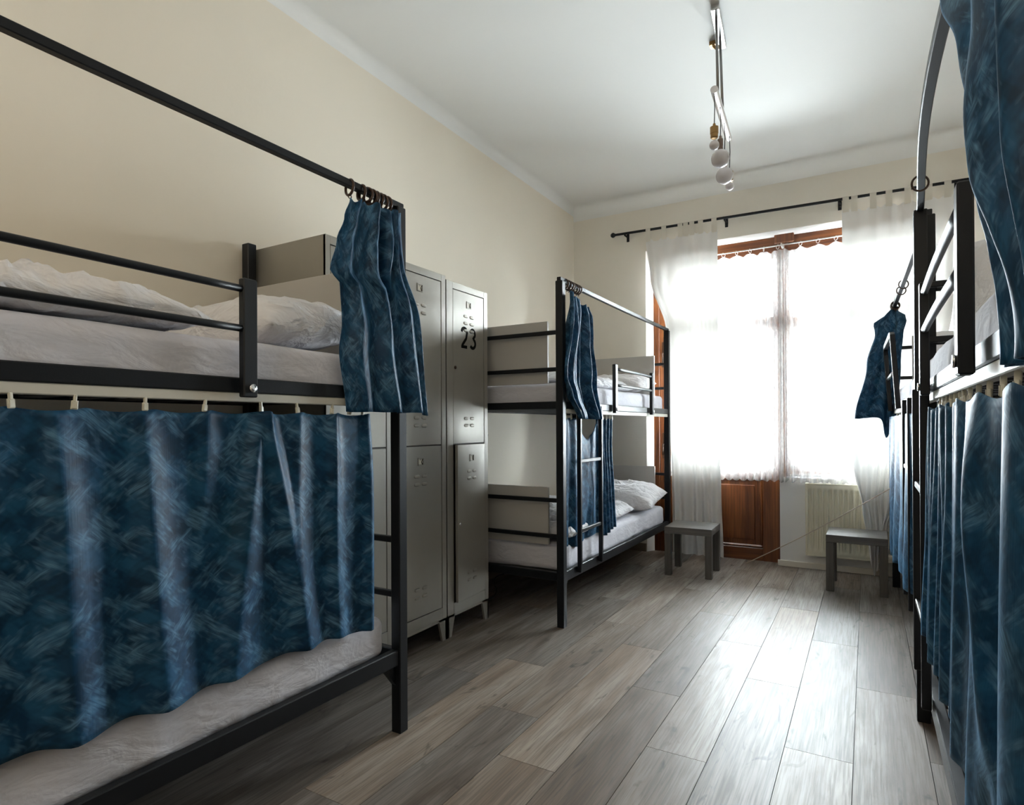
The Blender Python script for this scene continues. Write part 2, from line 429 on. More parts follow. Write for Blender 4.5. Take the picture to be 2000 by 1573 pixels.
# skirting boards
struct('baseboard_left', MB().box((XL, YN, 0), (XL+.012, YB, .07), .003), M['skirting'], label='brown skirting board of the left wall')
struct('baseboard_back', MB().box((XL, YB-.012, 0), (-1.64, YB, .07), .003), M['skirting'], label='brown skirting board left of the balcony door')
struct('baseboard_window', MB().box((DX1, YB-.014, 0), (XR, YB, .045), .003), M['back_wall'], label='pale skirting under the window')
struct('baseboard_right', MB().box((XR-.012, YN, 0), (XR, YB, .07), .003), M['skirting'], label='brown skirting board of the right wall')

# balcony door (door_1) and window (window_1)
FY = YB+.085
d1 = thing('door_1', (DX0, FY, 0), 'varnished brown wooden balcony door with glass', None); d1['kind'] = 'structure'
def wbox(par, name, x0, x1, z0, z1, y0=0.0, y1=.055, mat='door', ch=.003):
    return MB().box((x0, FY+y0, z0), (x1, FY+y1, z1), ch).build(name, M[mat], par)
wbox(d1, 'door_frame', DX0-.03, DX0+.02, 0, ZT+.03, -.004, .07)
wbox(d1, 'head_frame', DX0-.03, DX1+.015, ZT-.14, ZT+.03, -.004, .07, 'door_h')
wbox(d1, 'stile', DX0+.02, DX0+.125, .0, ZT-.14)
wbox(d1, 'stile', DX1-.035, DX1+.015, .66, ZT-.14)
wbox(d1, 'stile', DX1-.12, DX1+.015, .0, .66)
wbox(d1, 'bottom_rail', DX0+.125, DX1-.12, .0, .10, mat='door_h')
wbox(d1, 'middle_rail', DX0+.125, DX1-.035, .66, .74, mat='door_h')
wbox(d1, 'transom_rail', DX0+.125, DX1-.035, 1.83, 1.94, mat='door_h')
p = wbox(d1, 'panel', DX0+.125, DX1-.12, .10, .66, .022, .05)
mo = MB(); a, b, c, d = DX0+.125, DX1-.12, .10, .66
for (x0, x1, z0, z1) in ((a, b, c, c+.022), (a, b, d-.022, d), (a, a+.022, c+.022, d-.022), (b-.022, b, c+.022, d-.022)):
    mo.box((x0, FY+.004, z0), (x1, FY+.024, z1), .008)
mo.build('moulding', M['door'], p)
MB().box((a+.06, FY+.014, c+.06), (b-.06, FY+.024, d-.06), .008).build('raised_field', M['door'], p)
wbox(d1, 'pane', DX0+.125, DX1-.035, .74, 1.83, .026, .030, 'glass', 0)
wbox(d1, 'pane', DX0+.125, DX1-.035, 1.94, ZT-.14, .026, .030, 'glass', 0)
for z0, z1 in ((.80, 1.02), (1.58, 1.80)):
    hp = MB().box((DX0+.045, FY-.006, z0), (DX0+.075, FY+.002, z1), .002).build('handle_plate', M['bronze'], d1)
    MB().tube([(DX0+.060, FY-.006, z0+.12), (DX0+.060, FY-.045, z0+.12), (DX0+.062, FY-.048, z0+.03)], .007, 8).build('lever', M['bronze'], hp, smooth=True)
mu = wbox(d1, 'mullion', DX1+.015, DX1+.075, ZS-.018, ZT+.03, -.02, .08)
MB().box((DX1-.02, FY-.03, ZT-.03), (DX1+.12, FY-.004, ZT+.05), .006).build('head_block', M['door'], d1)
w1 = thing('window_1', (DX1+.12, FY, ZS), 'brown framed window behind the lace curtain', None); w1['kind'] = 'structure'
WX0, WX1 = DX1+.075, DX2+.03
wbox(w1, 'window_frame', WX0, WX0+.035, ZS, ZT-.14); wbox(w1, 'window_frame', WX1-.06, WX1, ZS, ZT-.14)
wbox(w1, 'window_frame', WX0, WX1, ZT-.14, ZT+.03, mat='door_h'); wbox(w1, 'window_frame', WX0+.035, WX1-.06, ZS, ZS+.07, mat='door_h')
wbox(w1, 'transom_rail', WX0+.035, WX1-.06, 1.83, 1.92, mat='door_h')
wbox(w1, 'pane', WX0+.035, WX1-.06, ZS+.07, 1.83, .026, .030, 'glass', 0); wbox(w1, 'pane', WX0+.035, WX1-.06, 1.92, ZT-.14, .026, .030, 'glass', 0)
MB().box((WX0, FY-.075, ZS-.015), (WX1, FY, ZS+.005), .004).build('window_sill', M['white'], w1)

# ------------------------------------------------------------------ bunk beds
BW, P = .87, .042
RZ, LRZ = (1.176, 1.216), (.242, .297)
def bunk(loc, s, L_, ladder, guard, label, rotz=0, guard_style='bar', rod_path=None):
    t = thing('bunk_bed', loc, label, 'bunk bed', 'black metal bunk beds', rotz)
    X = lambda x: -s*x if False else s*x
    def bx(name, x0, x1, y0, y1, z0, z1, mat='black', ch=.003, par=None):
        return MB().box((X(x0), y0, z0), (X(x1), y1, z1), ch).build(name, M[mat], par or t, local=True)
    for x0 in (0, BW-P):
        for y0 in (0, L_-P):
            bx('post', x0, x0+P, y0, y0+P, 0, 1.865)
    for x0, x1 in ((.006, .034), (BW-.034, BW-.006)):
        bx('side_rail', x0, x1, P, L_-P, *LRZ); bx('side_rail', x0, x1, P, L_-P, *RZ)
    for y0 in (.007, L_-.035):
        bx('end_rail', P, BW-P, y0, y0+.028, LRZ[0]+.005, LRZ[1]-.005); bx('end_rail', P, BW-P, y0, y0+.028, RZ[0], RZ[1])
        for z in (.68, .485, 1.59, 1.39): bx('end_bar', P, BW-P, y0+.004, y0+.024, z-.011, z+.011)
    for y0 in (.048, L_-.064):
        for z0, z1 in ((1.318, 1.66), (.43, .745)):
            bx('end_board', .115, BW-.115 if False else .79, y0, y0+.016, z0, z1, 'board', .001)
    for x0 in (.02, BW-.04):           # gussets under the lower rail
        for y0, dy in ((P, 1), (L_-P, -1)):
            MB().prism([(y0, .245), (y0+dy*.06, .245), (y0, .17)], 0, X(x0), X(x0+.02)).build('gusset', M['black'], t, local=True)
    if rod_path: MB().tube(rod_path, .0115, square=True).build('canopy_rod', M['black'], t, local=True)
    else: MB().tube([(X(.021), .002, 1.872), (X(.021), L_*.5, 1.868), (X(.021), L_-.002, 1.872)], .0115, square=True).build('canopy_rod', M['black'], t, local=True)
    bx('curtain_track', .010, .032, P, L_-P, 1.152, 1.176, 'track', .002)
    sm = MB().box((X(.036), -.03, 0), (X(BW-.036), .03, .009), .002).build('slat', M['slat'], t, local=True)
    sm.location = (0, .12, .268)
    for lv, z in ((0, .268), (1, 1.180)):
        for k in range(14):
            if lv == 0 and k == 0: continue
            link_mesh('slat', sm.data, t, (0, .12+k*(L_-.24)/13, z))
    # ladder hung on the aisle side
    for y in ladder:
        bx('ladder_rail', -.020, .004, y-.011, y+.011, .262, 1.20)
    for z in (.494, .884):
        bx('ladder_rung', -.016, .0, ladder[0]+.011, ladder[1]-.011, z-.010, z+.010)
    if guard_style == 'bar':
        for y in guard:
            gp = bx('guard_post', -.024, -.001, y-.021, y+.021, 1.163, 1.475)
            MB().lathe([(.0, -.002*s), (.011, -.002*s), (.011, .002*s), (.007, .0045*s), (.0, .005*s)], (X(-.027), y+.004, 1.187), 12, 'x').build('bolt', M['chrome'], gp, smooth=True, local=True)
        for z in (1.447, 1.343):
            y0, y1 = guard; mid = []
            for k in range(9):
                q = k/8; mid.append((X(-.0125 - .003*math.sin(PI*q)), y0+.02+(y1-y0-.04)*q, z))
            MB().tube(mid, .0095, 10).build('guard_bar', M['black'], t, smooth=True, local=True)
    else:
        y0, y1 = guard
        path = [(X(-.012), y0, 1.168), (X(-.035), y0, 1.53), (X(-.037), y0+.01, 1.565), (X(-.038), y0+.04, 1.578),
                (X(-.038), y1-.04, 1.578), (X(-.037), y1-.01, 1.565), (X(-.035), y1, 1.53), (X(-.012), y1, 1.168)]
        MB().tube(path, .0125, square=True).build('guard_frame', M['black'], t, local=True)
        MB().tube([(X(-.026), y0, 1.375), (X(-.026), y1, 1.375)], .009, 8).build('guard_bar', M['black'], t, smooth=True, local=True)
    return t
B1 = (-1.42, -.372, 0); B2 = (-1.400, 2.91, 0); B3 = (.150, .64, 0); B4 = (.180, 2.715, 0)
ROT4 = .0200
bunk(B1, -1, 2.04, (.19, .49), (.63, 1.39), 'black metal bunk bed nearest the camera on the left, in front of the lockers')
bunk(B2, -1, 2.04, (.195, .505), (.745, 1.505), 'black metal bunk bed between the lockers and the balcony door')
rp = []
for k in range(25):
    q = k/24; y = .002+q*2.036
    rp.append((.021 - .042*math.sin(PI*q)**1.3, y, 1.868))
bunk(B3, 1, 2.04, (1.46, 1.79), (.58, 1.38), 'black metal bunk bed at the right edge, nearest the camera', rod_path=rp)
bunk(B4, 1, 2.06, (.46, .76), (1.16, 1.90), 'black metal bunk bed on the right, by the radiator', rotz=ROT4, guard_style='frame')
def w4(x, y, z):    # local point of the far right bed to world
    c, s_ = cs(ROT4), sn(ROT4)
    return (B4[0]+c*x-s_*y, B4[1]+s_*x+c*y, z)

# ------------------------------------------------------------------ mattresses, pillows, duvets
def rbox_mesh(hx, hy, hz, r, step, disp):
    mb = MB()
    def axis_pts(h):
        a = [-h, -h+r*.12, -h+r*.35, -h+r*.7, -h+r]; n = max(2, int((2*h-2*r)/step)); mid = [-h+r+(2*h-2*r)*i/n for i in range(1, n)]
        return a + mid + [-x for x in a[::-1]]
    A = [axis_pts(hx), axis_pts(hy), axis_pts(hz)]; H = (hx, hy, hz)
    for ax in range(3):
        o = [i for i in range(3) if i != ax]
        for sg in (-1, 1):
            g0, g1 = A[o[0]], A[o[1]]; vs_ = []
            for b in g1:
                for a in g0:
                    p = [0, 0, 0]; p[ax] = sg*H[ax]; p[o[0]] = a; p[o[1]] = b
                    c = [max(-(H[i]-r), min(H[i]-r, p[i])) for i in range(3)]
                    d_ = Vector([p[i]-c[i] for i in range(3)])
                    if d_.length > 1e-9: d_.normalize()
                    q = Vector(c) + d_*r
                    vs_.append(q + d_*disp(q, d_))
            W_ = len(g0)
            mb.add(vs_, [(j*W_+i, j*W_+i+1, (j+1)*W_+i+1, (j+1)*W_+i) for j in range(len(g1)-1) for i in range(W_-1)])
    return mb
def weld(o):
    bm = bmesh.new(); bm.from_mesh(o.data); bmesh.ops.remove_doubles(bm, verts=bm.verts, dist=.0004)
    bmesh.ops.recalc_face_normals(bm, faces=bm.faces); bm.to_mesh(o.data); bm.free()
    for p in o.data.polygons: p.use_smooth = True
def mattress(bed, s, L_, z0, z1, label, seed, rotz=0, sag=0):
    hx, hy, hz = (BW-.07)/2, (L_-.15)/2, (z1-z0)/2
    def disp(q, n):
        side = 1-abs(n.z)
        wr = .004*nz(q.x*9+seed, q.y*9, q.z*22) + .0035*nz(q.y*26+seed, q.x*26, q.z*7)*side
        dg = .011*max(0, math.sin((q.y*.8+q.z*2.6)*30 + 3*nz(q.y*3, seed)))**3*side*max(0, nz(q.y*2.3, seed*2)+.25)*(1 if q.z < hz*.6 else .4)
        return wr + dg + .008*nz(q.x*2.5, q.y*2.0, seed)*abs(n.z)
    c = (bed[0] + s*BW/2*cs(rotz) - sn(rotz)*L_/2, bed[1] + s*sn(rotz)*BW/2 + cs(rotz)*L_/2, (z0+z1)/2)
    o = rbox_mesh(hx, hy, hz, .034, .035, disp).build('mattress', M['sheet']); weld(o)
    o.location = c; o.rotation_euler = (0, 0, rotz)
    tag(o, label, 'mattress', 'mattresses on the bunks'); return o
for bed, s, L_, rz, who in ((B1, -1, 2.04, 0, 'of the left bunk nearest the camera'), (B2, -1, 2.04, 0, 'of the bunk beside the balcony door'),
                            (B3, 1, 2.04, 0, 'of the bunk at the right edge'), (B4, 1, 2.06, ROT4, 'of the far right bunk by the radiator')):
    mattress(bed, s, L_, .279, .425, 'white sheeted mattress on the lower berth '+who, bed[1]*3+1, rz)
    mattress(bed, s, L_, 1.190, 1.322, 'white sheeted mattress on the upper berth '+who, bed[1]*5+2, rz)

def cushion(name, w_, l_, t_, seed, e=4, wr=.012, n=44, pinch=.05, freq=7):
    mb = MB()
    for sg in (1, -1):
        def fn(u, v, sg=sg):
            a, b = 2*u-1, 2*v-1
            a = math.copysign(abs(a)**.85, a); b = math.copysign(abs(b)**.85, b)
            h = (max(0, 1-abs(a)**e))**.55 * (max(0, 1-abs(b)**e))**.55
            x = w_/2*a*(1-pinch*(1-b*b)*abs(a)**3); y = l_/2*b*(1-pinch*(1-a*a)*abs(b)**3)
            r = nz(x*freq+seed, y*freq, seed*1.7); r2_ = 1-abs(nz(x*freq*1.4+seed*2, y*freq*2.2, seed))*2
            r3_ = max(0, 1-abs(nz(x*freq*.9+y*freq*.5, y*freq*1.3, seed*3))*5)
            wv = wr*(r*.9 + r2_*.7 + r3_*.7) + wr*.35*nz(x*28, y*28, seed)
            z = sg*t_/2*h*(1 if sg > 0 else .55) + (wv*h if sg > 0 else wv*.3*h)
            ed = (1-h)
            x += .010*nz(y*9+seed, 3.1)*ed; y += .010*nz(x*9+seed, 7.7)*ed
            return (x, y, z)
        mb.grid(fn, n, n)
    o = mb.build(name, M['bedding']); weld(o); return o
def place(o, loc, rot, label, cat, group=None):
    o.location = loc; o.rotation_euler = rot; tag(o, label, cat, group)
    return o
PG, DG = 'white pillows', 'white duvets'
place(cushion('pillow', .62, .44, .22, 3.3), (-1.80, 1.32, 1.385), (.10, -.05, .12), 'white pillow leaning at the grey board of the left upper berth', 'pillow', PG)
place(cushion('duvet', .74, 1.36, .115, 8.1, e=9, wr=.024, n=100, pinch=.0, freq=9), (-1.825, .275, 1.358), (0, 0, 0), 'white rumpled duvet folded on the left upper berth nearest the camera', 'duvet', DG)
place(cushion('duvet', .72, 1.30, .10, 5.1, e=8, wr=.02, n=60, pinch=.0, freq=8), (-1.835, .55, .463), (0, 0, 0), 'white duvet showing under the blue curtain of the left lower berth', 'duvet', DG)
place(cushion('pillow', .62, .46, .18, 1.9), (-1.78, 4.60, 1.392), (.14, 0, .05), 'white pillow on the upper berth beside the balcony door', 'pillow', PG)
place(cushion('duvet', .70, 1.15, .10, 2.7, e=8, wr=.018, n=60, pinch=0, freq=8), (-1.82, 3.66, 1.348), (0, 0, 0), 'white duvet on the upper berth beside the balcony door', 'duvet', DG)
place(cushion('pillow', .70, .52, .22, 6.4), (-1.73, 4.56, .512), (.13, .02, .06), 'plump white pillow on the lower berth beside the balcony door', 'pillow', PG)
place(cushion('duvet', .70, 1.25, .13, 9.9, e=7, wr=.03, n=70, pinch=0, freq=7), (-1.79, 3.62, .472), (0, 0, .05), 'white rumpled duvet on the lower berth beside the balcony door', 'duvet', DG)
place(cushion('pillow', .60, .44, .18, 4.4), (.57, 2.42, 1.50), (1.02, .0, 0), 'white pillow propped on the right upper berth nearest the camera', 'pillow', PG)
place(cushion('pillow', .60, .44, .17, 7.2), w4(.43, 1.76, 1.47), (.95, 0, ROT4), 'white pillow propped on the far right upper berth', 'pillow', PG)
place(cushion('duvet', .70, 1.2, .11, 6.1, e=8, wr=.02, n=60, pinch=0, freq=8), (.60, 1.36, 1.352), (0, 0, 0), 'white duvet on the right upper berth nearest the camera', 'duvet', DG)

# ------------------------------------------------------------------ blue curtains
CG = 'blue velvet bunk curtains'
def curtain(name, root_loc, label, cat, fn, nu, nv, size, group=CG, mat='velvet', solid=.0025, uvo=(0, 0)):
    t = thing(name, root_loc, label, cat, group)
    mb = MB().grid(fn, nu, nv, lambda u, v: (uvo[0]+u*size[0], uvo[1]+(1-v)*size[1]))
    mb.build('drape', M[mat], t, smooth=True, recalc=False, solid=solid)
    return t
ring_m = [None]
def rings(t, pts, R_=.0245, r=.0046, eye=True):
    for (x, y, z) in pts:
        mb = MB().torus((0, 0, 0), R_, r, 'y', 22, 8)
        if eye: mb.torus((0, 0, -R_-.006), .006, .0018, 'x', 10, 6)
        if ring_m[0] is None or not eye:
            o = mb.build('ring', M['bronze'], t, smooth=True, local=True)
            if eye: ring_m[0] = o.data
        else: o = link_mesh('ring', ring_m[0], t)
        o.location = Vector((x, y, z)) - t.location; o.rotation_euler = (random.uniform(-.15, .15), random.uniform(-.1, .1), random.uniform(-.32, .32))
clip_m = [None]
def clips(t, pts, rz=0):
    for (x, y, z) in pts:
        if clip_m[0] is None:
            mb = MB().box((-.004, -.003, .0), (.004, .003, .014), .001).box((-.003, -.0062, -.017), (.003, .0062, .002), .0012).box((-.005, -.005, -.015), (-.0035, .005, .0), .0005)
            o = mb.build('clip', M['clip'], t, local=True); clip_m[0] = o.data
        else: o = link_mesh('clip', clip_m[0], t)
        o.location = Vector((x, y, z)) - t.location; o.rotation_euler = (random.uniform(-.2, .2), 0, rz+random.uniform(-.4, .4))

# left bed, upper: bunched at the far post
def gauss(x, c, s_): return math.exp(-((x-c)/s_)**2)
def ridge1(x, c, s_): return math.exp(-abs((x-c)/(s_*(1.75 if x > c else .62)))**1.8)
def ridges(u, v, tab):
    return sum((h0+(h1-h0)*v)*ridge1(u, a+(b-a)*v, s0+(s1-s0)*v) for (a, b, s0, s1, h0, h1) in tab)
R1U = ((.10, .16, .06, .13, .020, .050), (.34, .30, .05, .06, .022, -.020), (.40, .52, .05, .13, .026, .062), (.66, .72, .035, .035, .030, .000),
       (.62, .70, .03, .04, -.020, -.030), (.78, .86, .05, .10, .024, .058), (.95, .99, .03, .04, .014, .030))
def f_b1u(u, v):
    y0 = interp([(0, 1.398), (.10, 1.370), (.22, 1.338), (.365, 1.312), (.415, 1.352), (.60, 1.362), (.72, 1.350), (1, 1.372)], v)
    y1 = interp([(0, 1.632), (.25, 1.64), (.52, 1.690), (.60, 1.690), (.8, 1.692), (1, 1.695)], v)
    x = -1.420 + ridges(u, v, R1U) + .010*nz(u*7, v*2.2, 1.0) + .022*interp([(0, 0), (.5, .5), (1, .8)], v)*u
    # pinched fold in the upper right
    x += .030*gauss(u, .70-.10*v, .05)*gauss(v, .22, .16) - .024*gauss(u, .60+.05*v, .035)*gauss(v, .28, .16)
    y = y0+(y1-y0)*u + .010*nz(u*6, v*2.5, 4) + .012*math.sin(2*PI*3*u)*(1-v)*.5
    zt = 1.838 - .012*(0.5-.5*math.cos(2*PI*8*u)) - .02*(1-u)
    z = zt + (1.132-zt)*v + .006*nz(u*5, 3, 7)*v - .010*gauss(u, 1.0, .06)*v
    return (x, y, z)
t = curtain('bunk_curtain', (-1.40, 1.52, 1.13), 'blue velvet curtain bunched on the canopy rod of the left bed nearest the camera', 'curtain', f_b1u, 110, 44, (1.1, .75))
rings(t, [(-1.441, y, 1.860) for y in (1.415, 1.468, 1.490, 1.511, 1.530, 1.550, 1.568, 1.588)], R_=.0245)

# left bed, lower: drawn shut
def f_b1l(u, v):
    y = -.33 + u*1.825
    r = 0
    for (a, b, s0, s1, h0, h1) in ((.585, .60, .02, .050, .008, .042), (.755, .785, .02, .055, .008, .042), (1.072, .965, .018, .048, .018, .030),
                                   (1.075, 1.205, .018, .040, .018, .026), (1.195, 1.19, .02, .03, .012, .004), (1.326, 1.335, .016, .030, .016, .020), (1.48, 1.475, .02, .02, .008, .016),
                                   (.35, .33, .04, .07, .01, .025), (.1, .12, .03, .08, .01, .025), (-.12, -.10, .03, .07, .01, .022), (.915, .90, .02, .03, .010, .0)):
        c = a+(b-a)*v**.8; r += (h0+(h1-h0)*v)*ridge1(y, c, s0+(s1-s0)*v)
    x = -1.444 + r*1.55 + .008*nz(y*4, v*2.0, 2.2) + .004*v
    zt = 1.128 - .008*abs(math.sin(PI*(y-.51)/.14))
    zb = .436 + .010*nz(y*3.2, 5.5) - .004*math.sin(y*9) - .02*gauss(y, 1.5, .15)
    yy = y + (.012*math.sin(v*PI) if u > .97 else 0)
    return (x, yy, zt+(zb-zt)*v)
t = curtain('bunk_curtain', (-1.42, .55, .44), 'broad blue velvet curtain drawn across the left lower berth nearest the camera', 'curtain', f_b1l, 190, 50, (2.0, .72), uvo=(3, 1))
clips(t, [(-1.431, y, 1.140) for y in (-.2, .05, .25, .39, .513, .623, .766, .911, 1.073, 1.195, 1.328, 1.40, 1.46)], PI)

# bed by the balcony door, upper
def f_b2u(u, v):
    y0 = interp([(0, 2.965), (.35, 2.95), (.68, 2.90), (.8, 2.955), (1, 3.075)], v)
    y1 = interp([(0, 3.20), (.08, 3.245), (.22, 3.235), (.35, 3.23), (.66, 3.29), (1, 3.375)], v)
    fold = .75*math.sin(2*PI*(3.1*u + .3*math.sin(2*PI*u)) + .8*v) + .5*math.sin(2*PI*5.3*u+1.7*v)*(1-v*.5)
    amp = interp([(0, .012), (.3, .03), (1, .028)], v)
    x = -1.382 + amp*fold + .012*nz(u*6+3, v*3, 2.0) - .02*interp([(0, 0), (.7, 1), (1, .2)], v)*(1-u)
    y = y0+(y1-y0)*u + .010*nz(u*6, v*3, 7)
    zt = 1.815 - .05*u - .012*(.5-.5*math.cos(2*PI*6*u))
    return (x, y, zt+(1.122-zt)*v)
t = curtain('bunk_curtain', (-1.38, 3.15, 1.12), 'blue velvet curtain bunched at the near post of the bed by the balcony door', 'curtain', f_b2u, 90, 40, (1.0, .72), uvo=(7, 2))
rings(t, [(-1.421, y, 1.860) for y in (2.985, 3.015, 3.045, 3.075, 3.105, 3.135, 3.160)])
# bed by the balcony door, lower: sagging behind the ladder
def f_b2l(u, v):
    y = 2.975 + u*.76
    dip = .125*max(0, math.sin(PI*max(0, min(1, (y-3.15)/.31))))**.9
    zt = 1.128 - dip
    zb = interp([(2.97, .425), (3.15, .398), (3.3, .42), (3.46, .43), (3.55, .395), (3.73, .425)], y)
    n_ = math.sin(2*PI*5.2*max(0, (y-3.44)/.29)) if y > 3.44 else .8*math.sin(2*PI*1.6*(y-2.97)/.2) if y < 3.17 else 0
    mid = gauss(y, 3.30+.05*v, .06)*.02*math.sin(PI*v) - gauss(y, 3.36-.08*v, .025)*.012
    yy = y if y < 3.44 else 3.44 + (y-3.44)*(.80+.15*v)
    x = -1.431 + .020*n_*(.5+.5*v) + mid + .012*nz(y*5, v*2.4, 8.8)
    x = min(x, -1.408)
    return (x, yy, zt+(zb-zt)*v)
t = curtain('bunk_curtain', (-1.43, 3.35, .42), 'blue velvet curtain sagging behind the ladder of the bed by the balcony door', 'curtain', f_b2l, 120, 44, (1.1, .7), uvo=(11, 1))
clips(t, [(-1.421, y, 1.136) for y in (2.99, 3.06, 3.14, 3.462, 3.52, 3.58, 3.64, 3.68)], PI)

# right edge bed, upper: swept back towards the camera
def f_b3u(u, v):
    y1 = interp([(0, 1.30), (.10, 1.262), (.30, 1.155), (.55, 1.02), (.68, .988), (.80, .93), (.88, .912), (1, .905)], v)
    y0 = interp([(0, .76), (.4, .72), (1, .70)], v)
    fold = math.sin(2*PI*(3.3*u + .22*math.sin(2*PI*u*1.1)) + 1.4*v + .7)
    amp = interp([(0, .012), (.3, .026), (.7, .024), (1, .012)], v)
    x = .142 + amp*fold*(1-.85*gauss(u, 1, .10)) + .014*nz(u*5+9, v*3, 6.0)*(1-gauss(u, 1, .1))
    dg = gauss(u, .86-.62*v, .09); x -= .022*dg*(1-v*.4)
    zt = 1.838 - .010*(.5-.5*math.cos(2*PI*8*u))
    return (x, y0+(y1-y0)*u, zt+(1.150-zt)*v)
t = curtain('bunk_curtain', (.14, .95, 1.15), 'blue velvet curtain swept aside on the upper berth at the right edge', 'curtain', f_b3u, 110, 60, (1.3, .75), uvo=(15, 3))
rings(t, [(.135, y, 1.855) for y in (.78, .85, .92, .99, 1.06, 1.13, 1.20, 1.27)])
# right edge bed, lower: drawn
def f_b3l(u, v):
    y = .70 + u*1.30
    q = interp([(.7, 0), (1.3, .25), (1.6, .8), (2.0, 1)], y)
    big = .022*math.sin(2*PI*y/.24 + 1.1*v + .5) * (1-q)
    fine = .013*math.sin(2*PI*y/.075 + .5*math.sin(v*3+y*9)) * q
    r = big + fine + .010*nz(y*7, v*1.6, 3.0)
    r -= .020*gauss(y, 1.17-.22*v, .035)
    x = .148 + r*(.55+.45*v)
    x = min(x, .172)
    zt = 1.130 - .012*abs(math.sin(PI*(y-.857)/.12))
    zb = .492 + .02*(y-1.3) + .012*nz(y*4, 2.2)
    return (x - .006*v, y, zt+(zb-zt)*v)
t = curtain('bunk_curtain', (.15, 1.4, .49), 'blue velvet curtain drawn across the lower berth at the right edge', 'curtain', f_b3l, 200, 50, (1.7, .68), uvo=(19, 2))
clips(t, [(.168, y, 1.138) for y in (.75, .857, 1.002, 1.099, 1.21, 1.32, 1.42, 1.50, 1.56, 1.64, 1.72, 1.80, 1.88, 1.95)])
# far right bed, upper: bundle hanging off the rod end
def f_b4u(u, v):
    a0 = 2*PI*u
    wv = interp([(0, .012), (.05, .040), (.13, .066), (.5, .086), (1, .106)], v)
    cx = interp([(0, .150), (.15, .130), (.5, .090), (1, .040)], v)
    fold = .16*math.sin(a0*9 + .5*v) + .14*math.sin(a0*5+1.3) + .06*nz(u*14, v*2)
    x = cx + wv*(1+fold*.6)*cs(a0)
    y = 4.690 + wv*.24*(1+fold*2.2)*sn(a0)
    zt = 1.838
    zb = 1.125 - (.13*math.exp(-((u-.87)/.045)**2)) + .01*nz(u*6, 2)
    z = zt+(zb-zt)*v
    if .40 < u < .52 and .06 < v < .24: x -= .035*math.sin(PI*(u-.40)/.12)*min(1, (v-.06)/.05)*(1-(v-.06)/.18)
    if (u < .10 or u > .93) and .02 < v < .20: x += .035*min(1, (v-.02)/.04)*(1-(v-.02)/.18)
    return (x, y, z)
t = curtain('bunk_curtain', (.06, 4.65, 1.12), 'blue velvet curtain bundle hanging from the rod end of the far right bed', 'curtain', f_b4u, 120, 36, (.9, .75), uvo=(23, 1))
e4 = w4(.021, 2.05, 1.86)
rings(t, [(w4(.021, 1.97-.015*k, 0)[0], 4.700-.015*k, 1.860) for k in range(4)])
# far right bed, lower: three hanging lengths
def f_b4l(u, v):
    yl = 2.03 - u*1.66
    zb = interp([(0, .27), (.40, .30), (.56, .33), (.62, .35), (1, .34)], u)
    fold = .020*math.sin(2*PI*(5.5*u+.3*math.sin(5*u))+.3) + .012*nz(u*8, v*2.5, 4.4)
    x = -.010 + fold*(.5+.5*v)
    x = min(.022, x)
    p_ = w4(x, yl, 0); zt = 1.130
    return (p_[0], p_[1], zt+(zb-zt)*v)
t = curtain('bunk_curtain', (.16, 3.9, .30), 'blue velvet curtain in hanging folds on the far right lower berth', 'curtain', f_b4l, 130, 40, (1.9, .8), uvo=(27, 1))
clips(t, [w4(.021, y, 1.138) for y in (.42, .6, .85, 1.1, 1.35, 1.6, 1.85, 2.0)])
# loose rings on the right rods
for (x, y, z, lb) in ((.150, 2.32, 1.853, 'dark ring hanging alone on the bowed canopy rod at the right edge'),
                      (w4(.021, 1.235, 0)[0], 3.95, 1.853, 'upper of two loose dark rings on the far right canopy rod'),
                      (w4(.021, 1.41, 0)[0], 4.125, 1.853, 'lower of two loose dark rings on the far right canopy rod')):
    o = MB().torus((0, 0, 0), .0235, .0034, 'y', 24, 8).build('curtain_ring', M['bronze'], smooth=True); o.location = (x, y, z)
    o.rotation_euler = (.12, 0, .25); tag(o, lb, 'ring', 'loose curtain rings')

